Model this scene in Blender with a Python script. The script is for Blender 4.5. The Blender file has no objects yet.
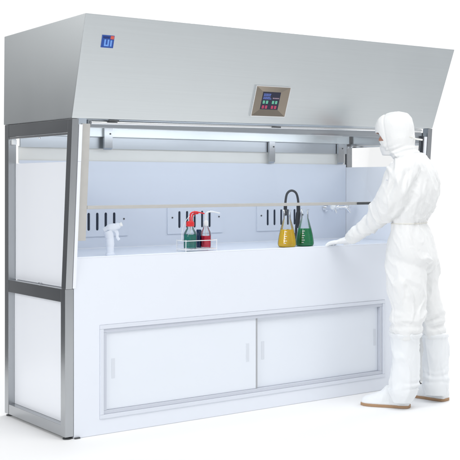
import bpy, bmesh, math, random
from mathutils import Vector, Matrix, noise
random.seed(7)
S = bpy.context.scene
COL = S.collection
R = math.radians

# ------------------------------------------------------------------ camera numbers
FOC, HY, CX, CH = 1065.0, 183.0, 230.0, 1.353          # focal length, horizon and centre in photo pixels, lens height
CAM = Vector((-2.5974, -5.0318, CH))
YAW = math.atan2(1460, 1065)
RV = Vector((math.sin(YAW), -math.cos(YAW), 0))        # camera right
AV = Vector((math.cos(YAW), math.sin(YAW), 0))         # camera forward (level)

cd = bpy.data.cameras.new("camera")
cam = bpy.data.objects.new("camera", cd); COL.objects.link(cam)
cam.location = CAM
cam.rotation_euler = (R(90), 0, math.atan2(RV.y, RV.x))
cd.sensor_width = 36; cd.lens = FOC / 460 * 36
cd.shift_y = (HY - 230) / 460
cd.clip_start = .05; cd.clip_end = 200
S.camera = cam

# ------------------------------------------------------------------ materials
def nt_of(name):
    m = bpy.data.materials.new(name); m.use_nodes = True
    nt = m.node_tree
    return m, nt, nt.nodes["Principled BSDF"]

def node(nt, t, **kw):
    n = nt.nodes.new(t)
    for k, v in kw.items():
        if k in n.inputs: n.inputs[k].default_value = v
        else: setattr(n, k, v)
    return n

def plain(name, col, rough=.4, metal=0, spec=.5, trans=0, bump=0, bscale=200, vary=0, vscale=6):
    m, nt, b = nt_of(name)
    b.inputs["Base Color"].default_value = (*col, 1)
    b.inputs["Roughness"].default_value = rough
    b.inputs["Metallic"].default_value = metal
    b.inputs["Specular IOR Level"].default_value = spec
    b.inputs["Transmission Weight"].default_value = trans
    tc = node(nt, "ShaderNodeTexCoord")
    if bump:
        n = node(nt, "ShaderNodeTexNoise", Scale=bscale, Detail=4.0)
        nt.links.new(tc.outputs["Object"], n.inputs["Vector"])
        bp = node(nt, "ShaderNodeBump", Strength=bump, Distance=.002)
        nt.links.new(n.outputs["Fac"], bp.inputs["Height"])
        nt.links.new(bp.outputs["Normal"], b.inputs["Normal"])
    if vary:
        n = node(nt, "ShaderNodeTexNoise", Scale=vscale, Detail=5.0)
        nt.links.new(tc.outputs["Object"], n.inputs["Vector"])
        mx = node(nt, "ShaderNodeMix", data_type='RGBA')
        mx.inputs["A"].default_value = (*[c * (1 - vary) for c in col], 1)
        mx.inputs["B"].default_value = (*[min(1, c * (1 + vary)) for c in col], 1)
        nt.links.new(n.outputs["Fac"], mx.inputs["Factor"])
        nt.links.new(mx.outputs["Result"], b.inputs["Base Color"])
        mr = node(nt, "ShaderNodeMapRange"); mr.inputs["To Min"].default_value = rough * .85; mr.inputs["To Max"].default_value = rough * 1.15
        nt.links.new(n.outputs["Fac"], mr.inputs["Value"]); nt.links.new(mr.outputs["Result"], b.inputs["Roughness"])
    return m

def brushed(name, col, rough, stretch, strength=.06):
    """brushed stainless steel, the grain running along the axis with the small stretch value"""
    m, nt, b = nt_of(name)
    b.inputs["Metallic"].default_value = 1
    tc = node(nt, "ShaderNodeTexCoord")
    mp = node(nt, "ShaderNodeMapping"); mp.inputs["Scale"].default_value = stretch
    nt.links.new(tc.outputs["Object"], mp.inputs["Vector"])
    n = node(nt, "ShaderNodeTexNoise", Scale=1.0, Detail=6.0, Roughness=.65)
    nt.links.new(mp.outputs["Vector"], n.inputs["Vector"])
    n2 = node(nt, "ShaderNodeTexNoise", Scale=1.7, Detail=3.0)
    nt.links.new(tc.outputs["Object"], n2.inputs["Vector"])
    mx = node(nt, "ShaderNodeMix", data_type='RGBA')
    mx.inputs["A"].default_value = (*[c * .93 for c in col], 1)
    mx.inputs["B"].default_value = (*[c * 1.06 for c in col], 1)
    nt.links.new(n.outputs["Fac"], mx.inputs["Factor"])
    nt.links.new(mx.outputs["Result"], b.inputs["Base Color"])
    mr = node(nt, "ShaderNodeMapRange"); mr.inputs["To Min"].default_value = rough * .8; mr.inputs["To Max"].default_value = rough * 1.2
    nt.links.new(n2.outputs["Fac"], mr.inputs["Value"]); nt.links.new(mr.outputs["Result"], b.inputs["Roughness"])
    bp = node(nt, "ShaderNodeBump", Strength=strength, Distance=.001)
    nt.links.new(n.outputs["Fac"], bp.inputs["Height"]); nt.links.new(bp.outputs["Normal"], b.inputs["Normal"])
    return m

def clear(name, tint, refl=1.0, rough=.02):
    """thin clear sheet: see-through with a fresnel reflection"""
    m, nt, b = nt_of(name); nt.nodes.remove(b)
    out = [n for n in nt.nodes if n.type == 'OUTPUT_MATERIAL'][0]
    tr = node(nt, "ShaderNodeBsdfTransparent"); tr.inputs["Color"].default_value = (*tint, 1)
    gl = node(nt, "ShaderNodeBsdfGlossy"); gl.inputs["Roughness"].default_value = rough
    fr = node(nt, "ShaderNodeFresnel"); fr.inputs["IOR"].default_value = 1.45
    mu = node(nt, "ShaderNodeMath", operation='MULTIPLY'); mu.inputs[1].default_value = refl
    nt.links.new(fr.outputs[0], mu.inputs[0])
    mx = node(nt, "ShaderNodeMixShader")
    nt.links.new(mu.outputs[0], mx.inputs[0]); nt.links.new(tr.outputs[0], mx.inputs[1]); nt.links.new(gl.outputs[0], mx.inputs[2])
    nt.links.new(mx.outputs[0], out.inputs["Surface"])
    return m

M = {
 'steel':   brushed('brushed_steel_sheet', (.70, .735, .745), .35, (1.5, 60, 260), .03),
 'frame':   brushed('steel_tube', (.47, .485, .50), .26, (160, 160, 3), .04),
 'rail':    brushed('steel_rail_tube', (.47, .485, .50), .26, (160, 3, 160), .04),
 'bright':  brushed('polished_steel_strip', (.82, .83, .84), .22, (3, 80, 80), .03),
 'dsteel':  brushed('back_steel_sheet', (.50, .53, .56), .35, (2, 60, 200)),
 'poly':    plain('white_polypropylene', (.80, .835, .90), .34, bump=.02, bscale=60, vary=.012, vscale=2),
 'inner':   plain('shaded_bluish_liner', (.735, .782, .865), .30, bump=.02, bscale=40, vary=.015, vscale=2),  # white plastic made cooler and darker: interior light put into its colour
 'door':    plain('white_door_sheet', (.80, .84, .90), .30, bump=.02, bscale=60, vary=.012, vscale=2),
 'tracko':  plain('outer_track_plastic', (.73, .765, .835), .35),
 'seal':    plain('grey_seal', (.42, .43, .45), .5),
 'trim':    plain('door_track_plastic', (.60, .63, .70), .35),
 'grip':    plain('pale_grey_grip', (.70, .735, .79), .45),
 'panel':   plain('translucent_white_sheet', (.86, .885, .93), .28),
 'beige':   plain('warm_grey_acrylic_edge', (.50, .49, .465), .4, vary=.05, vscale=30),
 'baffle':  plain('pale_warm_baffle', (.82, .82, .785), .5, vary=.06, vscale=4),
 'dark':    plain('slot_shade', (.018, .028, .052), .6),
 'black':   plain('black_rubber', (.02, .024, .032), .4, bump=.05),
 'foot':    plain('dark_foot', (.07, .075, .08), .5),
 'chrome':  plain('chrome', (.85, .86, .88), .1, metal=1),
 'white':   plain('white_plastic', (.84, .86, .87), .35),
 'gun':     plain('pale_milky_plastic', (.74, .79, .88), .35),
 'wire':    plain('white_coated_wire', (.86, .87, .88), .4),
 'blue':    plain('badge_blue', (.016, .07, .33), .3),
 'navyb':   plain('badge_navy', (.006, .022, .14), .3),
 'lblue':   plain('badge_light_blue', (.16, .34, .78), .3),
 'rcap':    plain('badge_red', (.62, .10, .07), .35),
 'taupe':   brushed('warm_steel_bezel', (.33, .285, .235), .22, (30, 30, 30), .05),
 'redp':    plain('red_plastic', (.80, .025, .03), .35),
 'screen':  plain('dark_screen', (.012, .014, .04), .2),
 'glass':   clear('thin_clear_glass', (.97, .985, .98), .9),
 'sash':    clear('clear_sash_sheet', (.99, .993, .995), .28),
 'suit':    plain('white_nonwoven_fabric', (.84, .845, .84), .75, spec=.2, bump=.35, bscale=180, vary=.012, vscale=8),
 'boot':    plain('white_coated_fabric', (.83, .85, .865), .55, spec=.35, bump=.08, bscale=180, vary=.012, vscale=8),
 'glove':   plain('white_nitrile', (.84, .855, .87), .5, bump=.04, bscale=90),
 'mask':    plain('white_mask_fabric', (.87, .87, .865), .8, bump=.1, bscale=300),
 'sole':    plain('tan_sole', (.42, .26, .15), .7, bump=.1, bscale=120),
 'skin':    plain('skin', (.52, .25, .17), .5, bump=.03, bscale=300, vary=.06, vscale=40),
 'seam':    plain('cream_binding', (.76, .745, .69), .7),
 'strap':   plain('elastic_band', (.82, .82, .79), .8),
 'floorm':  plain('seamless_white', (.90, .90, .90), .6, spec=.2, bump=.01, bscale=30),
}
def liquid(name, col):
    m, nt, b = nt_of(name)
    b.inputs["Base Color"].default_value = (*col, 1)
    b.inputs["Roughness"].default_value = .06
    b.inputs["Subsurface Weight"].default_value = .75
    b.inputs["Subsurface Radius"].default_value = (.05, .05, .05)
    n = node(nt, "ShaderNodeTexNoise", Scale=14.0, Detail=2.0)
    tc = node(nt, "ShaderNodeTexCoord"); nt.links.new(tc.outputs["Object"], n.inputs["Vector"])
    mx = node(nt, "ShaderNodeMix", data_type='RGBA')
    mx.inputs["A"].default_value = (*[c * .8 for c in col], 1); mx.inputs["B"].default_value = (*[min(1, c * 1.2) for c in col], 1)
    nt.links.new(n.outputs["Fac"], mx.inputs["Factor"]); nt.links.new(mx.outputs["Result"], b.inputs["Base Color"])
    return m
M['yellow'] = liquid('yellow_liquid', (1.0, .62, .02))
M['green'] = liquid('green_liquid', (.003, .34, .125))
M['teal'] = liquid('teal_liquid', (.01, .30, .25))
M['crimson'] = liquid('crimson_liquid', (.86, .008, .075))
def lit(name, col, st):
    m, nt, b = nt_of(name)
    b.inputs["Base Color"].default_value = (*[c * .2 for c in col], 1)
    b.inputs["Emission Color"].default_value = (*col, 1); b.inputs["Emission Strength"].default_value = st
    return m
M['led_g'] = lit('green_digits', (.22, .8, .55), .55)
M['led_r'] = lit('red_digits', (.85, .09, .22), .5)
M['led_b'] = lit('blue_text', (.16, .25, .75), .5)
M['led_p'] = lit('pink_text', (.7, .5, .65), .3)

# ------------------------------------------------------------------ building helpers
class MB:
    def __init__(s): s.bm = bmesh.new()
    def box(s, x0, x1, y0, y1, z0, z1):
        v = [s.bm.verts.new((x, y, z)) for x in (x0, x1) for y in (y0, y1) for z in (z0, z1)]
        for f in ((0,1,3,2),(4,6,7,5),(0,4,5,1),(2,3,7,6),(0,2,6,4),(1,5,7,3)): s.bm.faces.new([v[i] for i in f])
        return s
    def prism(s, poly, a, b):
        """polygon given as (y, z) pairs, pushed from x=a to x=b"""
        A = [s.bm.verts.new((a, y, z)) for y, z in poly]; B = [s.bm.verts.new((b, y, z)) for y, z in poly]
        n = len(poly); s.bm.faces.new(A[::-1]); s.bm.faces.new(B)
        for i in range(n): s.bm.faces.new((A[i], A[(i+1) % n], B[(i+1) % n], B[i]))
        return s
    def hexa(s, lo, hi):
        """two quads of four points each, joined"""
        A = [s.bm.verts.new(p) for p in lo]; B = [s.bm.verts.new(p) for p in hi]
        s.bm.faces.new(A[::-1]); s.bm.faces.new(B)
        for i in range(4): s.bm.faces.new((A[i], A[(i+1) % 4], B[(i+1) % 4], B[i]))
        return s
    def rings(s, rings, cap=True):
        V = [[s.bm.verts.new(p) for p in r] for r in rings]; n = len(V[0])
        for a, b in zip(V, V[1:]):
            for i in range(n): s.bm.faces.new((a[i], a[(i+1) % n], b[(i+1) % n], b[i]))
        if cap: s.bm.faces.new(V[0][::-1]); s.bm.faces.new(V[-1])
        return s
    def lathe(s, prof, c=(0, 0, 0), n=28, cap=True):
        c = Vector(c)
        return s.rings([[c + Vector((r*math.cos(2*math.pi*i/n), r*math.sin(2*math.pi*i/n), z)) for i in range(n)] for r, z in prof], cap)
    def tube(s, pts, rad, n=12, flat=1.0):
        pts = [Vector(p) for p in pts]
        rad = rad if isinstance(rad, (list, tuple)) else [rad] * len(pts)
        up = None; rs = []
        for i, p in enumerate(pts):
            t = (pts[min(i+1, len(pts)-1)] - pts[max(i-1, 0)]).normalized()
            if up is None:
                up = Vector((0, 0, 1)) if abs(t.z) < .9 else Vector((0, 1, 0))
            side = t.cross(up).normalized(); up = side.cross(t).normalized()
            rs.append([p + (side*math.cos(2*math.pi*k/n) + up*flat*math.sin(2*math.pi*k/n)) * rad[i] for k in range(n)])
        return s.rings(rs)
    def build(s, name, mat, parent=None, bevel=0, smooth=False, angle=40, segs=2):
        bmesh.ops.recalc_face_normals(s.bm, faces=s.bm.faces)
        if bevel:
            ed = [e for e in s.bm.edges if len(e.link_faces) == 2 and e.calc_face_angle(0) > .35]
            bmesh.ops.bevel(s.bm, geom=ed, offset=bevel, segments=segs, affect='EDGES', profile=.6)
        me = bpy.data.meshes.new(name); s.bm.to_mesh(me); s.bm.free()
        o = link(name, me, mat, parent, smooth or bevel > 0, angle)
        if bevel:
            w_ = o.modifiers.new('weighted', 'WEIGHTED_NORMAL'); w_.keep_sharp = True; w_.weight = 90
        return o

def link(name, me, mat, parent=None, smooth=False, angle=40):
    me.materials.clear(); me.materials.append(M[mat] if isinstance(mat, str) else mat)
    o = bpy.data.objects.new(name, me); COL.objects.link(o)
    if parent: o.parent = parent
    if smooth:
        me.polygons.foreach_set("use_smooth", [True] * len(me.polygons))
        me.set_sharp_from_angle(angle=R(angle))
    return o

def thing(name, label, cat, loc=(0, 0, 0), rz=0, group=None):
    o = bpy.data.objects.new(name, None); COL.objects.link(o)
    o.location = loc; o.rotation_euler = (0, 0, rz); o.empty_display_size = .1
    o['label'] = label; o['category'] = cat
    if group: o['group'] = group
    return o

def smooth_path(pts, n=8):
    """Catmull-Rom through the points"""
    P = [Vector(p) for p in pts]; P = [P[0]*2 - P[1]] + P + [P[-1]*2 - P[-2]]; out = []
    for i in range(1, len(P) - 2):
        for k in range(n):
            t = k / n; a, b, c, d = P[i-1:i+3]
            out.append(.5*((2*b) + (c-a)*t + (2*a-5*b+4*c-d)*t*t + (3*b-a-3*c+d)*t**3))
    return out + [P[-2]]

# ------------------------------------------------------------------ floor
fl = MB()
nx = 24
fl.bm.verts.new((-2.4, -9, 0)); fl.bm.verts.new((7, -9, 0)); fl.bm.verts.new((7, 2.2, 0)); fl.bm.verts.new((-2.4, 2.2, 0))
fl.bm.verts.ensure_lookup_table(); fl.bm.faces.new(fl.bm.verts[:])
o = fl.build('floor', 'floorm'); o['kind'] = 'structure'

# ------------------------------------------------------------------ the bench
L, D, ZD = 2.69, .76, .953
bench = thing('wet_bench', 'long cleanroom fume hood bench with sloped steel canopy and white cabinet', 'lab bench')
def yf(z): return -.011 - .0831 * (z - .844)           # leaning front plane of the upper frame

# canopy
bl, br, tl, tr = Vector((-.004, -.084, 1.69)), Vector((2.685, -.084, 1.717)), Vector((0, -.225, 2.218)), Vector((2.745, -.225, 2.234))
bbl, bbr, tbl, tbr = Vector((-.004, .764, 1.691)), Vector((2.725, .764, 1.717)), Vector((0, .764, 2.207)), Vector((2.745, .764, 2.234))
b = MB(); b.hexa([bl, br, bbr, bbl], [tl, tr, tbr, tbl])
canopy = b.build('canopy', 'steel', bench, bevel=.004, angle=30)
def cp(s, t, off=0.0):
    p = (bl*(1-s) + br*s)*(1-t) + (tl*(1-s) + tr*s)*t
    n = ((br-bl).cross(tl-bl)).normalized()
    return p + n*off
def plate(name, mat, s0, s1, t0, t1, o0, o1, parent, bevel=0, skew=0):
    lo = [cp(s0, t0, o0), cp(s1, t0, o0), cp(s1+skew, t1, o0), cp(s0+skew, t1, o0)]
    hi = [cp(s0, t0, o1), cp(s1, t0, o1), cp(s1+skew, t1, o1), cp(s0+skew, t1, o1)]
    return MB().hexa(lo, hi).build(name, mat, parent, bevel=bevel)
# badge: blue square, pale strokes, red corner dot
s0, s1, t0, t1 = .0415, .0675, .692, .811
badge = plate('logo_badge', 'blue', s0, s1, t0, t1, -.001, .0035, canopy)
def sub(mat, u0, u1, v0, v1, z=.0045):
    ds, dt = s1-s0, t1-t0
    lo = [cp(s0+u*ds, t0+v*dt, .002) for u, v in ((u0,v0),(u1,v0),(u1,v1),(u0,v1))]
    hi = [cp(s0+u*ds, t0+v*dt, z) for u, v in ((u0,v0),(u1,v0),(u1,v1),(u0,v1))]
    return lo, hi
b = MB()
for q in ((.20,.33,.24,.66),(.20,.60,.12,.24),(.47,.60,.24,.66),(.70,.84,.12,.62)):
    b.hexa(*sub('lblue', *q))
# pale lettering and the red dot are pieces of the badge: one mesh, three materials
letters = b
bm2 = letters.bm
n_blue = len(bm2.faces)
letters.hexa(*sub('rcap', .68, .96, .71, .97, .005))
n_red = len(bm2.faces)
letters.hexa(*sub('blue', .07, .60, .76, .90, .0047))
lo = letters.build('badge_lettering', 'lblue', canopy)
lo.data.materials.append(M['rcap']); lo.data.materials.append(M['navyb'])
for i, p in enumerate(lo.data.polygons):
    if i >= n_blue: p.material_index = 1 if i < n_red else 2

# recessed control panel: bright edge, four sloping walls, screen with digits
ctrl = MB()
S0, S1, T0, T1 = .427, .519, .088, .411
d0, d1, e0, e1 = .450, .4985, .158, .350
outer = [(S0,T0),(S1,T0),(S1,T1),(S0,T1)]; inner = [(d0,e0),(d1,e0),(d1,e1),(d0,e1)]
RIM = .006
# raised rim
def ringpts(m, off): return [cp(s, t, off) for s, t in m]
rim_out = [(S0-.0016,T0-.007),(S1+.0016,T0-.007),(S1+.0016,T1+.007),(S0-.0016,T1+.007)]
b = MB()
b.rings([ringpts(rim_out, -.001), ringpts(rim_out, .0125), ringpts(outer, .0125), ringpts(outer, -.001)], cap=False)
b.build('panel_rim', 'bright', bench)
# the sloped bezel stands as a shallow funnel proud of the sheet, its bottom on the sheet
b = MB()
V = [[b.bm.verts.new(p) for p in ringpts(outer, .012)], [b.bm.verts.new(p) for p in ringpts(inner, .0012)]]
for i in range(4): b.bm.faces.new((V[0][i], V[0][(i+1)%4], V[1][(i+1)%4], V[1][i]))
control = b.build('control_panel', 'taupe', bench)
scr = MB().hexa(ringpts(inner, .0006), ringpts(inner, .0020)).build('display', 'screen', control)
def on_scr(u0, u1, v0, v1, o=.0026):
    q = ((u0,v0),(u1,v0),(u1,v1),(u0,v1))
    return ([cp(d0+u*(d1-d0), e0+v*(e1-e0), .0018) for u, v in q], [cp(d0+u*(d1-d0), e0+v*(e1-e0), o) for u, v in q])
b = MB()
for v in (.90, .82, .72, .64):
    x = .06
    for k in range(5):
        w = random.uniform(.05, .10); b.hexa(*on_scr(x, x+w, v-.055, v)); x += w + .015
b.build('screen_text', 'led_b', control)
b = MB(); x = .60
for k in range(5):
    w = random.uniform(.04, .07); b.hexa(*on_scr(x, x+w, .62, .68)); x += w + .02
b.build('screen_text', 'led_p', control)
def digit8(b, u, v, w=.11, h=.17, t=.034):
    b.hexa(*on_scr(u, u+t, v, v+h)); b.hexa(*on_scr(u+w-t, u+w, v, v+h))
    for vv in (v, v+h/2-t/2, v+h-t): b.hexa(*on_scr(u+t, u+w-t, vv, vv+t))
for row, mat in ((.33, 'led_g'), (.05, 'led_r')):
    for u in (.08, .26, .60, .78):
        b = MB(); digit8(b, u, row); b.build('digit', mat, control)

# lip below the canopy front
b = MB().tube([(.12, -.062, 1.672), (1.4, -.062, 1.686), (2.60, -.062, 1.699)], .0095, 14)
b.build('canopy_lip', 'bright', bench, smooth=True, angle=60)
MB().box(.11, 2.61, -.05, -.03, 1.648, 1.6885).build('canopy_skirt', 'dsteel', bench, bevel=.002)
for x in (.25, 1.36): MB().box(x-.03, x+.03, -.0815, -.071, 1.681, 1.6895).build('lip_clip', 'foot', bench)

# frame: posts
for sgn, x0, x1, u0, u1 in ((0, 0, .05, 0, .04), (1, L-.05, L, L-.042, L-.002)):
    zt = 1.689 if sgn == 0 else 1.7155
    MB().box(x0 if sgn == 0 else L-.036, x1, 0, .05, .014, .793).build('post', 'frame', bench, bevel=.0025)
    MB().prism([(yf(.793)+.002, .7935), (yf(.793)+.052, .7935), (yf(zt)+.052, zt), (yf(zt)+.002, zt)], u0+.001, u1).build('leaning_post', 'frame', bench, bevel=.0025)
    MB().box(x0, x1, D-.052, D-.002, .014, 1.69 if sgn == 0 else 1.7145).build('post', 'frame', bench, bevel=.0025)
    w0, w1 = (0.002, .048) if sgn == 0 else (L-.048, L-.002)
    MB().box(w0, w1, .0515, D-.0535, .014, .072).build('side_rail', 'rail', bench, bevel=.002)
    MB().box(w0, w1, .0535, D-.0535, .722, .792).build('side_rail', 'rail', bench, bevel=.002)
    MB().prism([(yf(1.62)+.0535, 1.62), (D-.0535, 1.62), (D-.0535, 1.689), (yf(1.689)+.0535, 1.689)], w0, w1).build('side_rail', 'rail', bench, bevel=.002)
    s0_, s1_ = (.004, .020) if sgn == 0 else (L-.02, L-.004)
    tr_ = MB().box(s0_, s1_, yf(1.61)+.056, D-.056, 1.606, 1.6185).build('window_strip', 'bright', bench, bevel=.002)
    # panels: white sheets, their front edge shows between post and opening
    p0, p1 = (.044, .064) if sgn == 0 else (L-.066, L-.046)
    MB().prism([(yf(.7945)+.004, .7945), (D-.058, .7945), (D-.058, 1.466), (yf(1.466)+.004, 1.466)], p0, p1).build('side_panel', 'panel', bench, bevel=.002)
    MB().prism([(yf(1.4665)+.004, 1.4665), (yf(1.4665)+.030, 1.4665), (yf(1.66)+.030, 1.66), (yf(1.66)+.004, 1.66)], p0, p1).build('liner_strip', 'panel', bench)
    q0, q1 = (.040, .050) if sgn == 0 else (L-.050, L-.040)
    MB().box(q0, q1, .0505, D-.053, .0725, .7215).build('lower_side_panel', 'panel', bench, bevel=.001)
    # feet
    for y in (.025, D-.027):
        xx = (x0+x1)/2
        MB().lathe([(.024, 0), (.024, .005), (.012, .007), (.012, .0138)], (xx, y, 0)).build('levelling_foot', 'foot', bench, smooth=True)
MB().box(2.36, 2.40, -.012, -.0005, .0005, .010).build('levelling_foot', 'foot', bench, bevel=.002)
MB().box(.053, .085, -.012, -.0005, .0005, .008).build('levelling_foot', 'foot', bench, bevel=.002)
# small bolts on the mid and top rails of the window
for (y, z) in ((.36, .797), (.36, 1.603)):
    MB().lathe([(.007, 0), (.007, .005), (.004, .007)], (.03, y, z - (.0 if z < 1 else .004)), 12).build('bolt', 'chrome', bench, smooth=True)
# hinge blocks at the window corner
MB().box(.018, .0435, D-.075, D-.0535, 1.575, 1.603).build('corner_block', 'white', bench, bevel=.002)

# cabinet with the recess for the two doors
FX0, FX1, FZ0, FZ1, FW = .207, 2.327, .084, .590, .044
b = MB()
Z0 = .0015
b.box(.0525, FX0, 0, .70, Z0, ZD); b.box(FX1, L-.0905, 0, .70, Z0, ZD)
b.box(FX0, FX1, 0, .70, Z0, FZ0); b.box(FX0, FX1, 0, .70, FZ1, ZD)
b.box(FX0, FX1, .04, .70, FZ0, FZ1)
bmesh.ops.remove_doubles(b.bm, verts=b.bm.verts, dist=1e-5)
# drop the inner faces that two boxes share, so the front reads as one sheet
seen = {}
for f in list(b.bm.faces):
    k = tuple(sorted(v.index for v in f.verts)) if False else tuple(round(c, 4) for c in f.calc_center_median())
    seen.setdefault(k, []).append(f)
kill = [f for fs in seen.values() if len(fs) > 1 for f in fs]
bmesh.ops.delete(b.bm, geom=kill, context='FACES_ONLY')
cab = b.build('cabinet', 'poly', bench)
MB().box(.0503, .0523, .004, .046, .014, .792).build('gap_strip', 'black', bench)  # black strip put in for the dark gap between post and cabinet
MB().box(L-.0902, L-.0363, .006, .046, .014, .945).build('gap_strip', 'black', bench)  # wider black strip for the dark gap at the right post
# raised lip along the deck front edge
MB().prism([(.0004, .9533), (.0004, .9580), (.0025, .9595), (.010, .9595), (.012, .957), (.012, .9533)], .0525, L-.0525).build('counter_edge', 'poly', bench)
MB().box(.067, L-.067, .0125, .698, .9535, .956).build('deck', 'inner', bench)
# door track: outer ring, groove, inner ring
def frame_ring(b, x0, x1, z0, z1, w, y0, y1):
    b.box(x0, x1, y0, y1, z1-w, z1); b.box(x0, x1, y0, y1, z0, z0+w)
    b.box(x0, x0+w, y0, y1, z0+w, z1-w); b.box(x1-w, x1, y0, y1, z0+w, z1-w)
b = MB(); frame_ring(b, FX0+.001, FX1-.001, FZ0+.001, FZ1-.001, .022, -.006, .03); track = b.build('door_track', 'tracko', bench, bevel=.0025)
b = MB(); frame_ring(b, FX0+.0235, FX1-.0235, FZ0+.0235, FZ1-.0235, .020, .000, .03); b.build('inner_track', 'trim', bench, bevel=.002)
# doors: the left one runs in front of the right one
xm = 1.272
for x0, x1, yy in ((FX0+.0445, xm, .010), (xm-.03, FX1-.0445, .0225)):
    dr = MB().box(x0, x1, yy, yy+.009, FZ0+.0445, FZ1-.0445).build('sliding_door', 'door', bench, bevel=.0015)
    for hx in ((.295, 1.208) if yy < .015 else (1.333, 2.254)):
        b = MB()
        b.box(hx-.011, hx+.011, yy-.0016, yy+.001, .294, .402)
        g = b.build('door_grip', 'grip', dr, bevel=.001)
MB().box(xm+.0005, xm+.010, .0085, .0215, FZ0+.0445, FZ1-.0445).build('door_seal', 'seal', bench)

# back: wall, pale baffle strip, steel sheets above, brackets
XI0, XI1 = .066, L-.068
MB().box(XI0, XI1, .70, .705, .9565, 1.486).build('back_wall', 'inner', bench, bevel=.001)
MB().box(XI0, XI1, .712, .716, 1.47, 1.57).build('baffle', 'baffle', bench)
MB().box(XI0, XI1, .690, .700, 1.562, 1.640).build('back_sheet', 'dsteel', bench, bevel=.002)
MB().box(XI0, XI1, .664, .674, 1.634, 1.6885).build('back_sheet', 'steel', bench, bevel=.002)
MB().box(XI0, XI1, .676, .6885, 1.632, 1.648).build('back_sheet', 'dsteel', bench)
for x0, x1, z0, z1, y in ((.600, .657, 1.555, 1.6875, .65), (1.892, 1.942, 1.487, 1.635, .672), (2.520, 2.575, 1.487, 1.635, .672)):
    b = MB(); b.prism([(y-.005, z1), (y+.012, z1), (y+.012, z0), (y-.005, z0+.012)], x0, x1)
    br_ = b.build('bracket', 'frame', bench, bevel=.0015)
    MB().tube([((x0+x1)/2+.012, y-.008, z1-.035), ((x0+x1)/2+.012, y-.004, z1-.035)], .005, 10).build('bolt', 'foot', br_)
# inner side liners continue to the back
# slot plates with real slots before a dark sheet that paints in the shade behind
def slot_plate(x0, x1, first):
    b = MB(); b.box(x0, x1, .6935, .6995, 1.026, 1.200); pl = b.build('slot_plate', 'inner', bench, bevel=.0008, segs=1)
    cut = MB()
    for k in range(5):
        x = first + k*.0592; w = .0092; n = 8; prof = []
        for i in range(n+1):
            a = math.pi*i/n; prof.append((x + w*math.cos(a), 1.163 + w*math.sin(a)))
        for i in range(n+1):
            a = math.pi + math.pi*i/n; prof.append((x + w*math.cos(a), 1.072 + w*math.sin(a)))
        A = [cut.bm.verts.new((px, .69, pz)) for px, pz in prof]; B = [cut.bm.verts.new((px, .7035, pz)) for px, pz in prof]
        m = len(prof); cut.bm.faces.new(A[::-1]); cut.bm.faces.new(B)
        for i in range(m): cut.bm.faces.new((A[i], A[(i+1)%m], B[(i+1)%m], B[i]))
    co = cut.build('cutter', 'dark')
    md = pl.modifiers.new('b', 'BOOLEAN'); md.object = co; md.operation = 'DIFFERENCE'; md.solver = 'EXACT'
    dg = bpy.context.evaluated_depsgraph_get()
    me = bpy.data.meshes.new_from_object(pl.evaluated_get(dg)); pl.modifiers.clear(); pl.data = me
    me.materials.clear(); me.materials.append(M['inner'])
    bpy.data.objects.remove(co)
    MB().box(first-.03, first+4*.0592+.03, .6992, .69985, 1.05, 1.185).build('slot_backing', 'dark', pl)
    for sx in (x0+.036, x1-.030):
        MB().tube([(sx, .6936, 1.131), (sx, .6905, 1.131)], .0055, 12).build('screw', 'foot', pl)
for x0, f in ((.362, .459), (1.086, 1.177), (1.806, 1.899)): slot_plate(x0, x0+.432, f)

# sash: stiles, clear sheet and bottom rail
def sash_y(z): return yf(z) + .012
for x0, x1 in ((.067, .114), (L-.090, L-.069)):
    zb = 1.047
    MB().prism([(sash_y(zb), zb), (sash_y(zb)+.022, zb), (sash_y(1.665)+.022, 1.665), (sash_y(1.665), 1.665)], x0, x1).build('sash_stile', 'beige' if x0 < 1 else 'black', bench, bevel=.0015)
za, zb = 1.2335, 1.66
MB().prism([(sash_y(za)+.006, za), (sash_y(za)+.011, za), (sash_y(zb)+.011, zb), (sash_y(zb)+.006, zb)], .1155, L-.0915).build('sash_sheet', 'sash', bench)
MB().prism([(sash_y(1.215), 1.214), (sash_y(1.215)+.022, 1.214), (sash_y(1.232)+.022, 1.2325), (sash_y(1.232), 1.2325)], .1155, L-.0915).build('sash_rail', 'beige', bench, bevel=.003)
MB().prism([(sash_y(1.215)-.010, 1.2155), (sash_y(1.215)-.0005, 1.2155), (sash_y(1.232)-.0005, 1.231), (sash_y(1.232)-.010, 1.231)], 2.05, L-.12).build('sash_dark_bar', 'foot', bench, bevel=.003)  # dark bar along the right part of the sash rail

# faucet: black goose neck with grip and spout
fx = 1.978
fa = MB(); pts = smooth_path([(fx+.01, .50, .957), (fx+.012, .50, 1.06), (fx+.024, .50, 1.14), (fx+.03, .50, 1.22), (fx+.012, .50, 1.283), (fx-.03, .50, 1.302), (fx-.068, .50, 1.28), (fx-.082, .50, 1.22), (fx-.082, .50, 1.165)], 8)
fa.tube(pts, .0080, 14); fa.lathe([(.026, .0005), (.026, .012), (.014, .02), (.014, .05), (.01, .06)], (fx+.01, .50, .956))
faucet = fa.build('faucet', 'black', bench, smooth=True)
MB().tube(smooth_path([(fx-.082, .50, 1.20), (fx-.082, .50, 1.165), (fx-.076, .50, 1.138)], 4), [.012]*4+[.014]*4+[.014], 14).build('spout', 'black', faucet, smooth=True)
MB().tube(smooth_path([(fx+.022, .49, 1.205), (fx+.020, .488, 1.15), (fx+.014, .49, 1.09), (fx+.012, .49, 1.05)], 5), [.013]*5+[.017]*7+[.013]*3+[.009], 14).build('grip', 'black', faucet, smooth=True)
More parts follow.
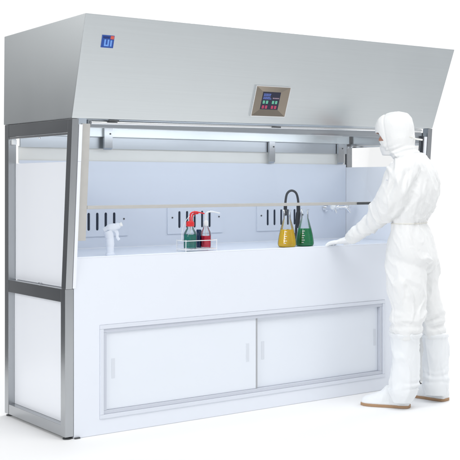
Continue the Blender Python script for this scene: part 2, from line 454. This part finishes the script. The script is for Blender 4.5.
# chrome service tap at the right of the back wall
tp = MB(); tx, ty, tz = 2.42, .56, 1.175
tp.tube([(tx, .698, tz), (tx, .69, tz)], .026, 18)
tp.tube([(tx, .69, tz), (tx, .58, tz)], .013, 14)
tp.tube(smooth_path([(tx, .60, tz), (tx+.01, .57, tz+.006), (tx+.05, .53, tz+.004), (tx+.075, .515, tz-.03)], 6), .010, 12)
tp.tube([(tx-.02, .575, tz), (tx+.13, .575, tz+.012)], .014, 14)
tp.tube([(tx+.10, .56, tz-.03), (tx+.10, .56, tz+.045)], .010, 12)
tap = tp.build('service_tap', 'chrome', bench, smooth=True)
b = MB()
for a in range(4):
    c, s_ = math.cos(a*math.pi/2+.4), math.sin(a*math.pi/2+.4)
    b.tube([(tx-.02, .575, tz), (tx-.02+.034*c, .57, tz+.034*s_)], [.008, .010], 10)
b.build('tap_handle', 'chrome', tap, smooth=True)
b = MB(); b.tube(smooth_path([(tx-.04, .56, tz+.004), (tx-.07, .53, tz+.012), (tx-.095, .51, tz+.008)], 4), [.012]*4+[.019]*4+[.012], 14); b.build('tap_knob', 'white', tap, smooth=True)

# ------------------------------------------------------------------ things on the deck
ZT = .9562
def bottle(x, y, cap_mat, liq_mat, label, red_tubes, rz):
    t = thing('wash_bottle', label, 'wash bottle', (x, y, ZT+.016), rz)
    R_ = .030 if not red_tubes else .038
    h = .140
    b = MB(); b.lathe([(R_*.93, 0), (R_, .006), (R_, h*.55), (R_*.93, h*.66), (R_*.62, h*.80), (R_*.45, h*.90), (R_*.45, h)], cap=False)
    b.build('bottle_body', 'glass', t, smooth=True)
    b = MB(); b.lathe([(R_*.86, .004), (R_*.95, .010), (R_*.95, .082 if red_tubes else .070), (.001, .0825 if red_tubes else .0705)]); b.build('liquid', liq_mat, t, smooth=True)
    cr = .024 if red_tubes else .015
    b = MB(); b.lathe([(cr*.9, h-.012), (cr, h-.008), (cr, h+.010), (cr*.8, h+.018), (.007, h+.020)]); cap = b.build('cap', cap_mat, t, smooth=True)
    b = MB(); b.tube(smooth_path([(0, 0, h+.016), (0, 0, h+.046), (.008, 0, h+.066), (.035, 0, h+.072), (.085, 0, h+.062)], 6), [.0055]*12+[.005]*8+[.0038]*5, 10)
    b.build('spout', cap_mat, cap, smooth=True)
    if red_tubes:
        b = MB(); b.tube(smooth_path([(.013, .006, h+.016), (.013, .006, h+.042), (.02, .006, h+.058), (.05, .004, h+.064)], 5), .0042, 10); b.build('spout', cap_mat, cap, smooth=True)
    b = MB(); b.tube([(0, 0, .012), (0, 0, h-.01)], .003, 8); b.build('dip_tube', 'wire', t)
    return t
bx1, bx2, by = .870, .988, .115
rz_b = math.atan2(RV.y, RV.x) + .25
bottle(bx1, by, 'redp', 'teal', 'wash bottle of teal liquid with a red cap and red spout', True, rz_b)
bottle(bx2, by+.01, 'white', 'crimson', 'smaller wash bottle of crimson liquid with a white cap and spout', False, rz_b)
# dark rod added for the refracted dark edge of the teal bottle
t = thing('bottle_edge_rod', 'tall dark navy vial standing in for the refracted edge of the teal bottle', 'rod', (.955, .15, ZT+.016))
navy = plain('navy_edge', (.008, .03, .09), .15)
MB().lathe([(.012, 0), (.013, .003), (.013, .085), (.012, .088)]).build('rod_body', navy, t, smooth=True)
MB().lathe([(.014, .0885), (.015, .091), (.015, .104), (.012, .107)]).build('rod_cap', navy, t, smooth=True)
# the wire rack
t = thing('wire_rack', 'white wire rack holding two wash bottles on the deck', 'rack', (.945, .115, ZT))
b = MB(); w = .0024
X0, X1, Y0, Y1 = -.135, .082, -.045, .050
for z in (.0105, .062):
    b.tube([(X0, Y0, z), (X1, Y0, z)], w, 8); b.tube([(X0, Y1, z), (X1, Y1, z)], w, 8)
    b.tube([(X0, Y0, z), (X0, Y1, z)], w, 8); b.tube([(X1, Y0, z), (X1, Y1, z)], w, 8)
for k in range(9):
    xx = X0 + (X1-X0)*k/8; b.tube([(xx, Y0, .0105+w), (xx, Y1, .0105+w)], w*.8, 8)
b.build('basket', 'wire', t, smooth=True)
for xx in (X0, X1):
    for yy in (Y0, Y1):
        MB().tube([(xx, yy, 0), (xx, yy, .068)], w, 8).build('leg', 'wire', t, smooth=True)
b = MB(); b.tube(smooth_path([(X0, 0, .062), (X0+.01, 0, .14), (X0+.05, 0, .20), (X0+.09, 0, .205)], 6), w*.8, 8)
b.build('handle', 'wire', t, smooth=True)

def flask(x, y, s, liq, label, fill):
    t = thing('erlenmeyer_flask', label, 'flask', (x, y, ZT+.0003))
    prof = [(.043, .0), (.049, .006), (.0515, .016), (.0505, .03), (.046, .06), (.0405, .085), (.036, .105), (.026, .140), (.0205, .158), (.0200, .200), (.0235, .204), (.0235, .208)]
    b = MB(); b.lathe([(r*s, z*s) for r, z in prof], n=36, cap=False)
    b.bm.faces.new([v for v in b.bm.verts[:36]]) if False else None
    b.build('flask_glass', 'glass', t, smooth=True, angle=60)
    b = MB(); lp = [(r*s*.965, max(.002, z*s)) for r, z in prof if z < fill] ; lp += [(lp[-1][0]*.93, fill*s), (.001, fill*s+.0005)]
    b.lathe(lp, n=36); b.build('liquid', liq, t, smooth=True, angle=50)
    # printed graduations
    b = MB()
    a0 = math.atan2(CAM.y-y, CAM.x-x) - .35
    def rad(z):
        for (r0, z0), (r1, z1) in zip(prof, prof[1:]):
            if z0 <= z <= z1 and z1 > z0: return (r0 + (r1-r0)*(z-z0)/(z1-z0))*s + .0006
        return .05*s
    for k in range(6):
        z = .022 + k*.0125; n = 5; span = .34 if k % 2 else .24
        p = []
        for i in range(n+1):
            a = a0 + span*i/n; p.append(((rad(z)*math.cos(a), rad(z)*math.sin(a), z*s), (rad(z+.003)*math.cos(a), rad(z+.003)*math.sin(a), (z+.003)*s)))
        for q0, q1 in zip(p, p[1:]):
            v = [b.bm.verts.new(c) for c in (q0[0], q1[0], q1[1], q0[1])]; b.bm.faces.new(v)
    b.build('graduation_marks', 'wire', t)
    return t
flask(1.572, .085, 1.12, 'yellow', 'conical glass flask of yellow liquid on the deck edge', .098)
flask(1.732, .105, 1.12, 'green', 'conical glass flask of green liquid beside the gloved hand', .100)

# white spray gun
t = thing('spray_gun', 'white pistol spray gun standing at the left of the deck', 'spray gun', (.305, .06, ZT), rz_b)
b = MB()
b.lathe([(.024, 0), (.026, .004), (.024, .014), (.014, .02)], n=20)
b.tube(smooth_path([(0, 0, .016), (.0, 0, .06), (-.004, 0, .105), (-.014, 0, .135)], 6), [.021]*6+[.0235]*6+[.025]*6+[.024], 16)
b.tube(smooth_path([(-.036, 0, .136), (-.01, 0, .148), (.03, 0, .158), (.052, 0, .166)], 5), [.016]*5+[.021]*5+[.018]*5+[.014], 16)
b.build('gun_body', 'gun', t, smooth=True)
b = MB(); b.tube(smooth_path([(.02, 0, .146), (.038, 0, .125), (.040, 0, .10), (.050, 0, .085)], 5), [.007]*8+[.006]*8, 10, flat=1.4); b.build('trigger', 'gun', t, smooth=True)
b = MB(); b.tube([(.05, 0, .165), (.066, 0, .172)], [.010, .012], 12); b.build('nozzle', 'white', t, smooth=True)

# ------------------------------------------------------------------ the person
A0, U0 = 6.48, 410.0
base = CAM + RV*((U0-CX)/FOC*A0) + AV*A0; base.z = 0
person = thing('person', 'person in white hooded cleanroom suit reaching one gloved hand onto the deck', 'person', base, math.atan2(RV.y, RV.x))
def Lp(px, py, w):
    """photo point at depth A0+w, in the person's own axes (x right, y away, z up)"""
    a = A0 + w
    return Vector(((px-CX)*a/FOC - (U0-CX)*A0/FOC, w, CH - (py-HY)*a/FOC))
F = Vector((-.91, .41, 0)).normalized(); LF = Vector((-F.y, F.x, 0)); LF = Vector((-.41, -.91, 0)).normalized()

def ering(c, a, b_, n=36, e=2.0, f=F, l=LF, tilt=0):
    out = []
    for i in range(n):
        t = 2*math.pi*i/n; ct, st = math.cos(t), math.sin(t)
        x = math.copysign(abs(ct)**(2/e), ct)*a; y = math.copysign(abs(st)**(2/e), st)*b_
        out.append(c + f*x + l*y + Vector((0, 0, tilt*x)))
    return out
def span_ring(xl, xr, py, b_, w=0, e=2.2, tilt=0, k=1.0):
    hw = (xr-xl)/2*(A0+w)/FOC*k
    cb = .41*b_
    a = math.sqrt(max(hw*hw - cb*cb, (.25*hw)**2))/.91
    return ering(Lp((xl+xr)/2, py, w), a, b_*k if k < 1 else b_, e=e, tilt=tilt)
def round_ring(xl, xr, py, w, k=1.0, q=1.05):
    hw = (xr-xl)/2*(A0+w)/FOC*k
    return ering(Lp((xl+xr)/2, py, w), hw*q, hw, e=2.1, f=Vector((-1,0,0)), l=Vector((0,-1,0)))

def resample(rows, n=4):
    """smooth the list of numeric tuples along its length"""
    out = []
    for i in range(len(rows)-1):
        a, b_, c, d = rows[max(i-1,0)], rows[i], rows[i+1], rows[min(i+2, len(rows)-1)]
        for k in range(n):
            t = k/n
            out.append(tuple(.5*((2*q)+(r-p)*t+(2*p-5*q+4*r-s)*t*t+(3*q-p-3*r+s)*t**3) for p, q, r, s in zip(a, b_, c, d)))
    return out + [rows[-1]]

TORSO = [(153,402,424,.085),(156,399.5,427,.125),(161,396,433,.18),(167,393.5,437.5,.215),(175,391,440,.228),(190,389.5,441.5,.23),(205,390,437.5,.22),
         (215,390.5,432,.205),(222,391,428.5,.195),(228,390,430.5,.205),(238,387.5,434,.217),(252,385.5,437,.215),(261,386.5,437,.195),(269,391,432,.15),(276,400,423,.08)]
LEGN = [(252,386.5,420,-.07),(270,386.5,424.5,-.085),(285,387.5,425,-.09),(298,389.5,424.5,-.095),(308,391.5,424,-.10),(315,390.5,424.5,-.10),(320,389.8,423.5,-.10),(324,392.5,421.5,-.10),(328,390.5,422.5,-.10),(332,391.5,421.5,-.10),(338,394.5,419.5,-.10)]
LEGF = [(246,407,434.5,.08),(254,406,437.5,.085),(264,407.5,438.5,.09),(274,410,438.5,.09),(285,413,437.5,.095),(298,416.5,440,.10),(308,419,443,.10),(315,419.5,444.5,.105),(320,420,444.5,.105),(324,422,443.5,.105),(328,420.5,445.5,.105),(332,421,445.5,.105),(338,423,444.5,.105)]
ARML = [(412,166,-.13,.088),(402,178,-.16,.108),(394,193,-.165,.100),(385.5,206,-.13,.088),(377,216.5,-.07,.068),(368,225.5,.0,.055),(358,233,.07,.050),(351.5,237.5,.12,.043),(349,239.3,.14,.036)]
ARMR = [(420,168,.14,.085),(418,190,.19,.085),(411,212,.30,.075),(407,226,.42,.06),(403,235,.50,.05)]

def limb(b, rows, k=1.0, n=28, dr=0):
    rows = resample(rows, 5)
    P = [Lp(r[0], r[1], r[2]) for r in rows]; up = None; rs = []
    b.tube(P, [max(.012, r[3]*k - dr) for r in rows], n)
def suit_mesh():
    b = MB()
    b.rings([span_ring(x0, x1, y, bb) for y, x0, x1, bb in resample(TORSO, 4)])
    b.rings([round_ring(x0, x1, y, w) for y, x0, x1, w in resample(LEGN, 4)])
    b.rings([round_ring(x0, x1, y, w) for y, x0, x1, w in resample(LEGF, 4)])
    limb(b, ARML); limb(b, ARMR)
    return b

def remeshed(b, name, mat, voxel, parent, smooth_it=4, disp=None, hole=None):
    bmesh.ops.recalc_face_normals(b.bm, faces=b.bm.faces)
    me = bpy.data.meshes.new(name); b.bm.to_mesh(me); b.bm.free()
    o = bpy.data.objects.new('tmp', me); COL.objects.link(o)
    m = o.modifiers.new('r', 'REMESH'); m.mode = 'VOXEL'; m.voxel_size = voxel
    s = o.modifiers.new('s', 'SMOOTH'); s.iterations = smooth_it; s.factor = .5
    dg = bpy.context.evaluated_depsgraph_get(); dg.update()
    me2 = bpy.data.meshes.new_from_object(o.evaluated_get(dg)); bpy.data.objects.remove(o)
    me2.name = name
    if disp:
        nb = bmesh.new(); nb.from_mesh(me2); nb.normal_update()
        off = [(v, v.normal.copy(), disp(v.co, v.normal)) for v in nb.verts]
        for v, n_, d in off: v.co += n_*d
        if hole:
            kill = [f for f in nb.faces if hole(f.calc_center_median())]
            bmesh.ops.delete(nb, geom=kill, context='FACES')
        bmesh.ops.smooth_vert(nb, verts=nb.verts, factor=.2, use_axis_x=True, use_axis_y=True, use_axis_z=True)
        nb.to_mesh(me2); nb.free()
    return link(name, me2, mat, parent, True, 180)

def fold(co, scale, stretch, seed):
    p = Vector((co.x*stretch[0], co.y*stretch[1], co.z*stretch[2]))*scale + Vector((seed, seed*1.7, 0))
    w = Vector((noise.noise(p*.6), noise.noise(p*.6+Vector((9,3,1))), noise.noise(p*.6+Vector((2,8,5)))))*.7
    v = noise.noise(p + w)
    return (1 - abs(v)*2.2)                        # ridged: soft creases
def crease(co, scale, stretch, seed):
    # narrow raised creases that run with the drape of the cloth
    p = Vector((co.x*stretch[0] + .35*co.z, co.y*stretch[1] - .25*co.z, co.z*stretch[2]))*scale + Vector((seed, seed*1.3, seed*.7))
    w = Vector((noise.noise(p*.5), noise.noise(p*.5+Vector((7,2,4))), noise.noise(p*.5+Vector((1,9,3)))))*.6
    v = abs(noise.noise(p + w)); m = noise.noise(p*.45 + Vector((5, 5, 5)))
    return max(0, 1 - v*5.5)**1.2 * max(0, .45 + m*1.3)
def seg_d(p, a, b_):
    ab = b_-a; t = max(0, min(1, (p-a).dot(ab)/ab.dot(ab))); return (p-(a+ab*t)).length, t
CREASES = [  # drawn folds: start, end, depth, width
 (Lp(410,162,-.28), Lp(392,214,-.22), -.014, .016), (Lp(423,166,-.2), Lp(404,207,-.27), -.012, .018),
 (Lp(404,205,-.27), Lp(390,221,-.2), -.013, .014), (Lp(436,172,-.1), Lp(440,195,-.02), -.010, .014),
 (Lp(430,266,-.1), Lp(424,312,-.1), -.020, .016), (Lp(424,212,-.22), Lp(402,223,-.22), -.008, .012),
 (Lp(385,190,-.2), Lp(377,214,-.1), -.007, .012), (Lp(371,214,-.05), Lp(372,231,-.05), -.007, .010),
 (Lp(361,226,.02), Lp(366,236,.0), -.006, .009), (Lp(398,300,-.22), Lp(415,316,-.22), -.010, .012),
 (Lp(393,322,-.2), Lp(420,325,-.2), -.008, .008), (Lp(398,262,-.22), Lp(408,290,-.22), -.005, .02),
 (Lp(428,300,-.05), Lp(440,314,-.02), -.008, .011),
 (Lp(412,157,-.24), Lp(406,203,-.28), -.007, .007), (Lp(424,258,-.2), Lp(436,263,-.1), -.012, .006), (Lp(400,170,-.27), Lp(385,200,-.25), -.009, .013),
 (Lp(430,182,-.18), Lp(424,214,-.18), -.010, .014), (Lp(438,200,-.08), Lp(428,218,-.15), -.008, .010), (Lp(392,236,-.22), Lp(404,262,-.24), -.007, .014)]
def suit_disp(co, n):
    d = .0075*fold(co, 6.5, (1.3, 1.3, .6), 3.1) + .011*crease(co, 6.5, (1.4, 1.4, .42), 8.3) + .0075*crease(co, 12, (1.2, 1.2, .55), 6.1) + .0015*fold(co, 36, (1, 1, .8), 6.1) - .008
    # bunched folds round the knees and the elbow
    kz = math.exp(-((co.z-.50)/.075)**2)
    d += .014*kz*math.sin(co.z*115 + 7*noise.noise(co*5.5) + 3*math.atan2(co.y, co.x))*(.35+.9*noise.noise(co*7+Vector((4,4,4))))
    de, _ = seg_d(co, Lp(387,206,-.13), Lp(366,227,.02))
    if de < .13:
        k = (1-de/.13); ax = (Lp(366,227,.02)-Lp(387,206,-.13)).normalized()
        d += .009*k*math.sin(co.dot(ax)*90 + 6*noise.noise(co*7))*(.5+.8*noise.noise(co*9+Vector((3,1,5))))
    wz = math.exp(-((co.z-(CH-40*A0/FOC))/.05)**2)       # gathered waist
    ang = math.atan2(co.y, co.x+.01)
    d += .004*wz*math.sin(ang*26 + 3*noise.noise(co*7))
    for a, b_, dep, wd in CREASES:
        r, t = seg_d(co, a, b_)
        r2 = r if r < .08 else 9
        if r2 < .08:
            k = math.sin(math.pi*(.15+.7*t)); d += dep*k*(math.exp(-(r/wd)**2) - .45*math.exp(-((r-2*wd)/wd)**2))
    return d
coverall = remeshed(suit_mesh(), 'coverall', 'suit', .006, person, 5, suit_disp)

# body inside the clothes: one continuous mesh with a head and face
FH = Vector((-.70, .714, 0)); LH = Vector((-.714, -.70, 0))   # the head turns further to the work
HC = Lp(394.5, 134, 0)                                  # head centre
def body_mesh():
    b = MB()
    b.rings([span_ring(x0, x1, y, bb*.78, k=.78) for y, x0, x1, bb in resample(TORSO[2:], 3)])
    for legs in (LEGN, LEGF):
        rows = [(r[1]+r[2], r[0], r[3], r[2]-r[1]) for r in legs]
        ank = 392 if legs is LEGN else 386
        rows.append((rows[-1][0]+ (4 if legs is LEGN else 4), ank, rows[-1][2], 20))
        b.rings([round_ring(s/2-wd/2, s/2+wd/2, y, w, k=.62) for s, y, w, wd in resample(rows, 3)])
    limb(b, ARML, .62); limb(b, ARMR, .62)
    b.rings([ering(Lp(408,160,0), .062, .062), ering(Lp(404,150,0), .058, .056), ering(Lp(402,143,0), .060, .058)])
    # head: rows of height, forward centre, half depth, half width
    H = [(-.125,.035,.028,.026),(-.115,.033,.046,.042),(-.095,.024,.064,.054),(-.065,.008,.080,.063),(-.03,0,.090,.070),(.0,-.004,.094,.073),(.03,-.006,.096,.074),(.06,-.008,.090,.070),(.085,-.008,.072,.056),(.10,-.008,.045,.036),(.106,-.008,.018,.014)]
    b.rings([ering(HC + FH*fc + Vector((0,0,z)), a, c, e=2.15, f=FH, l=LH) for z, fc, a, c in resample(H, 3)])
    nose_ = HC + FH*.088
    b.tube([nose_+Vector((0,0,.010)), nose_+FH*.010+Vector((0,0,-.012)), nose_+FH*.019+Vector((0,0,-.034)), nose_+FH*.006+Vector((0,0,-.044))], [.008,.010,.014,.010], 12)
    for s in (-1, 1):
        b.tube([HC+FH*.070+LH*s*.040+Vector((0,0,.024)), HC+FH*.090+LH*s*.014+Vector((0,0,.022))], [.009,.010], 10)
        b.tube([HC+FH*.076+LH*s*.033+Vector((0,0,.001)), HC+FH*.077+LH*s*.031+Vector((0,0,.0))], [.012,.012], 10)
        b.tube([HC+FH*-.012+LH*s*.073+Vector((0,0,.014)), HC+FH*-.016+LH*s*.079+Vector((0,0,-.012)), HC+FH*-.008+LH*s*.073+Vector((0,0,-.034))], [.012,.014,.009], 10)
    b.tube([HC+FH*.084+LH*.022+Vector((0,0,-.068)), HC+FH*.094+Vector((0,0,-.066)), HC+FH*.084-LH*.022+Vector((0,0,-.068))], [.006,.009,.006], 10)
    return b
remeshed(body_mesh(), 'body', 'skin', .006, person, 2)

# hood
HOOD = [(112.3,392.5,401.5,.022),(113.4,387.5,406,.055),(115.5,382,409,.078),(119,378,411.3,.094),(124,375.8,413.2,.103),(129,375.2,414,.106),(134,376,414.3,.107),(140,378,414.5,.108),(146,380.5,415,.108),(151,384,418,.112),(155,387.5,424,.14),(159.5,393,431,.175),(164,398,435,.19)]
def hood_mesh():
    b = MB()
    b.rings([span_ring(x0, x1, y, bb, e=2.1) for y, x0, x1, bb in resample(HOOD, 4)])
    return b
zbrow, zchin = Lp(0, 133.5, 0).z, Lp(0, 147, 0).z
def hood_disp(co, n):
    d = .004*fold(co, 10, (1, 1, .7), 5.5) + .006*crease(co, 11, (1.2, 1.2, .6), 1.5) - .004
    q = co - HC; f_, l_ = q.dot(F), q.dot(LF)
    # centre seam and a seam round the face
    d += -.0035*math.exp(-(l_/.006)**2)*(1 if q.z > .0 else 0) + .003*math.exp(-((abs(l_)-.014)/.008)**2)*(q.z > 0)
    zn = Lp(0, 153, 0).z
    d += .005*math.exp(-((co.z-zn)/.035)**2)*math.sin(co.z*210 + f_*60 + 3*noise.noise(co*10))
    d += -.004*math.exp(-((f_-.035 - .15*q.z)/.006)**2)*(q.z > -.12)
    return d
zlip = Lp(0, 141.5, 0).z
def face_hole(c):
    q = c - HC; l_ = abs(q.dot(LH))
    k = max(0, min(1, (zbrow - c.z)/(zbrow - zlip)))
    return q.dot(FH) > .045 - .040*k and zchin < c.z < zbrow - .010*(1 - min(1, l_/.07)) + .004 and l_ < (.112 if c.z > zlip else .080)
hood = remeshed(hood_mesh(), 'hood', 'suit', .005, person, 3, hood_disp, face_hole)
md = hood.modifiers.new('thick', 'SOLIDIFY'); md.thickness = .003; md.offset = -1

# mask: covers nose, mouth and chin
b = MB()
MK = [(142.2,.0,.080,.052),(143.4,.0,.088,.062),(145,.0,.094,.070),(147,-.002,.097,.074),(151,-.004,.090,.074),(155,-.006,.080,.070)]
rs = []
for y, fc, a, c in resample(MK, 4):
    z = Lp(0, y, 0).z; cc = Vector((HC.x, HC.y, z)) + FH*fc
    ring = []
    for i in range(33):
        t = -R(100) + R(200)*i/32; ring.append(cc + FH*(a*math.cos(t)) + LH*(c*math.sin(t)))
    for i in range(32, -1, -1):
        t = -R(100) + R(200)*i/32; ring.append(cc + FH*((a-.010)*math.cos(t)) + LH*((c-.010)*math.sin(t)))
    rs.append(ring)
b.rings(rs)
def mask_disp(co, n): return .003*fold(co, 16, (.7, .7, 1.6), 2.2)
mask = remeshed(b, 'face_mask', 'mask', .004, person, 3, mask_disp)

# goggle strap end sticking out behind the hood
b = MB()
pp = smooth_path([Lp(398, 138.6, -.105), Lp(404, 137.2, -.098), Lp(409.5, 137.2, -.080), Lp(415, 138.8, -.055), Lp(422.5, 139.9, -.05)], 6)
b.tube(pp, .0052, 10, flat=1.0)
b.build('mask_strap', 'strap', person, smooth=True)
MB().tube(smooth_path([Lp(408.5, 136.8, -.088), Lp(412, 137.7, -.070)], 3), .0065, 10).build('strap_buckle', 'seam', person, smooth=True)

# waist binding, pocket flap, snaps
from mathutils.bvhtree import BVHTree
tree = BVHTree.FromPolygons([v.co for v in coverall.data.vertices], [p.vertices[:] for p in coverall.data.polygons])
cw = Lp(409.7, 222.8, 0); pp = []
for i in range(72):
    a = 2*math.pi*i/72; d = Vector((math.cos(a), math.sin(a), 0))
    hit = tree.ray_cast(cw, d)
    if hit[0] is not None: pp.append(hit[0] + d*.0006)
b = MB(); b.tube(pp + [pp[0]], .0036, 8)
b.build('waist_seam', 'seam', person, smooth=True)
MB().tube([Lp(387.0,179.5,-.24), Lp(386.6,180.6,-.24)], .004, 8).build('snap', 'trim', person, smooth=True)

# gloves
def hand(wrist, d, up, thumb_sign, name='glove'):
    d = d.normalized(); side = d.cross(up).normalized(); up = side.cross(d).normalized()
    P = lambda x, y, z: wrist + d*x + side*y + up*z
    b = MB()
    b.rings([[P(x, wy*math.cos(2*math.pi*i/20) + sy, hz*math.sin(2*math.pi*i/20) + oz) for i in range(20)] for x, wy, hz, oz, sy in
             ((-.055,.036,.030,.006,0), (-.03,.034,.027,.005,0), (0,.031,.022,.004,0), (.02,.036,.021,.003,0), (.05,.042,.019,.001,0), (.08,.043,.016,-.001,0), (.095,.040,.012,-.003,0))])
    for k, (sy, ln, sp) in enumerate(((-.033,.062,-.10), (-.011,.074,-.03), (.011,.080,.03), (.033,.070,.09))):
        if thumb_sign > 0: sy, sp = -sy, -sp
        r = .0105 if k else .009
        p = [P(.082, sy, -.003), P(.105, sy+sp*.02, .001), P(.105+ln*.45, sy+sp*.045, -.001), P(.098+ln*.8, sy+sp*.07, -.008), P(.095+ln, sy+sp*.08, -.013)]
        b.tube(smooth_path(p, 4), [r*1.05]*4+[r]*4+[r*.95]*4+[r*.86]*4+[r*.6], 12)
    ts = thumb_sign
    b.tube(smooth_path([P(.015, ts*.024, -.004), P(.045, ts*.050, -.010), P(.075, ts*.062, -.014), P(.098, ts*.062, -.017)], 4), [.016]*4+[.0135]*4+[.0115]*4+[.008], 12)
    return remeshed(b, name, 'glove', .0032, person, 2, lambda co, n: .0012*fold(co, 28, (1, 1, 1), 4.4))
w0 = Lp(351, 239.3, .13); tip = Lp(325.5, 244.2, .25)
hand(w0, tip - w0, Vector((0, 0, 1)), 1)
w1 = Lp(404, 234.5, .50); hand(w1, Lp(398, 239.5, .66) - w1, Vector((0, 0, 1)), -1)

# boots: tall covers over the shins and feet, tan soles
def boot(rows, heel, toe, nm):
    b = MB()
    b.rings([round_ring(x0, x1, y, w, q=1.08) for y, x0, x1, w in resample(rows, 4)])
    h, t = Vector(heel), Vector(toe); d = (t-h).normalized(); s = Vector((d.y, -d.x, 0)); ln = (t-h).length
    prof = [(-.0,.030,.05),(.012,.043,.085),(.05,.049,.12),(.11,.049,.125),(.16,.050,.105),(.20,.053,.078),(.25,.054,.058),(.29,.048,.046),(.315,.034,.036),(.328,.016,.026)]
    k = ln/.328; rs = []
    for x, hw, ht in resample(prof, 3):
        ring = []
        for i in range(28):
            a = 2*math.pi*i/28; cz = math.sin(a); cy = math.cos(a)
            zz = .014 + (ht*(max(cz, 0)**.8) if cz > 0 else .006*cz)
            ring.append(h + d*x*k + s*hw*math.copysign(abs(cy)**.8, cy) + Vector((0, 0, zz)))
        rs.append(ring)
    b.rings(rs)
    ztop = max(v.co.z for v in b.bm.verts)
    def disp(co, n):
        dd = .005*fold(co, 9, (1.2, 1.2, .5), 7.7) - .005 + .010*crease(co, 8, (1.4, 1.4, .4), 2.9) + .0015*fold(co, 24, (1, 1, .6), 2.9)
        if co.z > .12:
            dd += .010*math.exp(-((co.z-.15)/.07)**2)*math.sin(co.z*105 + 8*noise.noise(co*6))*(.3+.9*noise.noise(co*8+Vector((2,7,1))))
        if co.z > ztop-.025: dd += .005
        if co.z < .03: dd *= .2
        return dd
    o = remeshed(b, 'boot_cover', 'boot', .006, person, 3, disp)
    # sole
    b = MB(); out = []
    for x, hw, ht in resample([(-.006,.010,0),(-.003,.022,0)] + prof[:-1] + [(.327,.022,0),(.331,.010,0)], 3): out.append((x, hw+.003))
    pts = [h + d*(x*k) + s*w_ for x, w_ in out] + [h + d*(x*k) - s*w_ for x, w_ in reversed(out)]
    pts = [p for p in pts]
    b.rings([[Vector((p.x, p.y, .0005)) for p in pts], [Vector((p.x, p.y, .017)) for p in pts]])
    b.build('sole', 'sole', o, bevel=.003, angle=50)
    return o
def flp(px, py):
    a = CH*FOC/(py-HY); return Lp(px, py, a-A0)
BN = [(333,391,421.5,-.10),(337,392.8,418.6,-.10),(346,393.6,417.9,-.10),(360,393,417.6,-.10),(374,391.8,417.4,-.10),(384,390.4,417.6,-.10),(391,389.6,416.5,-.10),(396,391,414.5,-.10),(402,393,411.5,-.10)]
BF = [(333,422.0,446.5,.105),(338,423.4,447,.105),(350,423.6,447.5,.105),(364,423.6,447.8,.105),(376,423.6,448,.105),(384,423,448,.105),(390,424.5,447.5,.105),(395,426,446.5,.105)]
boot(BN, flp(409.5, 407.6), flp(361.5, 404.2), 0)
boot(BF, flp(446.5, 401.0), flp(408, 394.8), 1)

# ------------------------------------------------------------------ light
W = bpy.data.worlds.new("World"); S.world = W; W.use_nodes = True
nt = W.node_tree; bg = nt.nodes["Background"]
tc = node(nt, "ShaderNodeTexCoord")
def lobe(az, lo, hi):
    d = node(nt, "ShaderNodeVectorMath", operation='DOT_PRODUCT'); d.inputs[1].default_value = (math.cos(R(az)), math.sin(R(az)), 0)
    nt.links.new(tc.outputs["Generated"], d.inputs[0])
    m_ = node(nt, "ShaderNodeMapRange", interpolation_type='SMOOTHSTEP'); m_.inputs["From Min"].default_value = lo; m_.inputs["From Max"].default_value = hi
    nt.links.new(d.outputs["Value"], m_.inputs["Value"]); return m_.outputs["Result"]
# a studio: white sweep behind the bench, dark side of the room at the back left, grey room elsewhere
m1 = node(nt, "ShaderNodeMix", data_type='RGBA')
m1.inputs["A"].default_value = (.55, .565, .585, 1); m1.inputs["B"].default_value = (.05, .055, .065, 1)
nt.links.new(lobe(145, .25, .75), m1.inputs["Factor"])
mx = node(nt, "ShaderNodeMix", data_type='RGBA'); mx.inputs["B"].default_value = (1.08, 1.08, 1.08, 1)
nt.links.new(m1.outputs["Result"], mx.inputs["A"]); nt.links.new(lobe(math.degrees(YAW) if False else math.degrees(math.atan2(AV.y, AV.x)), .45, .72), mx.inputs["Factor"])
nt.links.new(mx.outputs["Result"], bg.inputs["Color"]); bg.inputs["Strength"].default_value = 1

def area(name, loc, target, sx, sy, power, col=(1, 1, 1)):
    l = bpy.data.lights.new(name, 'AREA'); l.shape = 'RECTANGLE'; l.size = sx; l.size_y = sy; l.energy = power; l.color = col
    o = bpy.data.objects.new(name, l); COL.objects.link(o); o.location = loc
    o.rotation_euler = (Vector(target) - Vector(loc)).to_track_quat('-Z', 'Y').to_euler(); return o
area('overhead_softbox', (1.0, -2.7, 5.0), (1.3, -.6, .3), 5.0, 3.0, 142)
area('left_softbox', (-4.6, -1.2, 2.4), (0, .4, .9), 2.2, 2.2, 125)
area('back_left_softbox', (-5.0, 5.6, 4.4), (0, .4, 1.2), 4.0, 3.0, 62)
area('right_softbox', (6.5, -.6, 3.6), (2.2, -.4, .9), 2.5, 2.5, 60)
area('sweep_softbox', (3.6, 2.2, 4.6), (3.8, 1.6, 0), 3.0, 2.0, 150)
area('hood_fill', (L/2, .22, 1.684), (L/2, .42, .9), 2.4, .16, 5.2, (.88, .93, 1))  # added fill that brightens the hood interior; no fixture is seen

S.view_settings.view_transform = 'Standard'; S.view_settings.look = 'None'
S.view_settings.exposure = 0; S.view_settings.gamma = 1
S.cycles.max_bounces = 10; S.cycles.transparent_max_bounces = 24
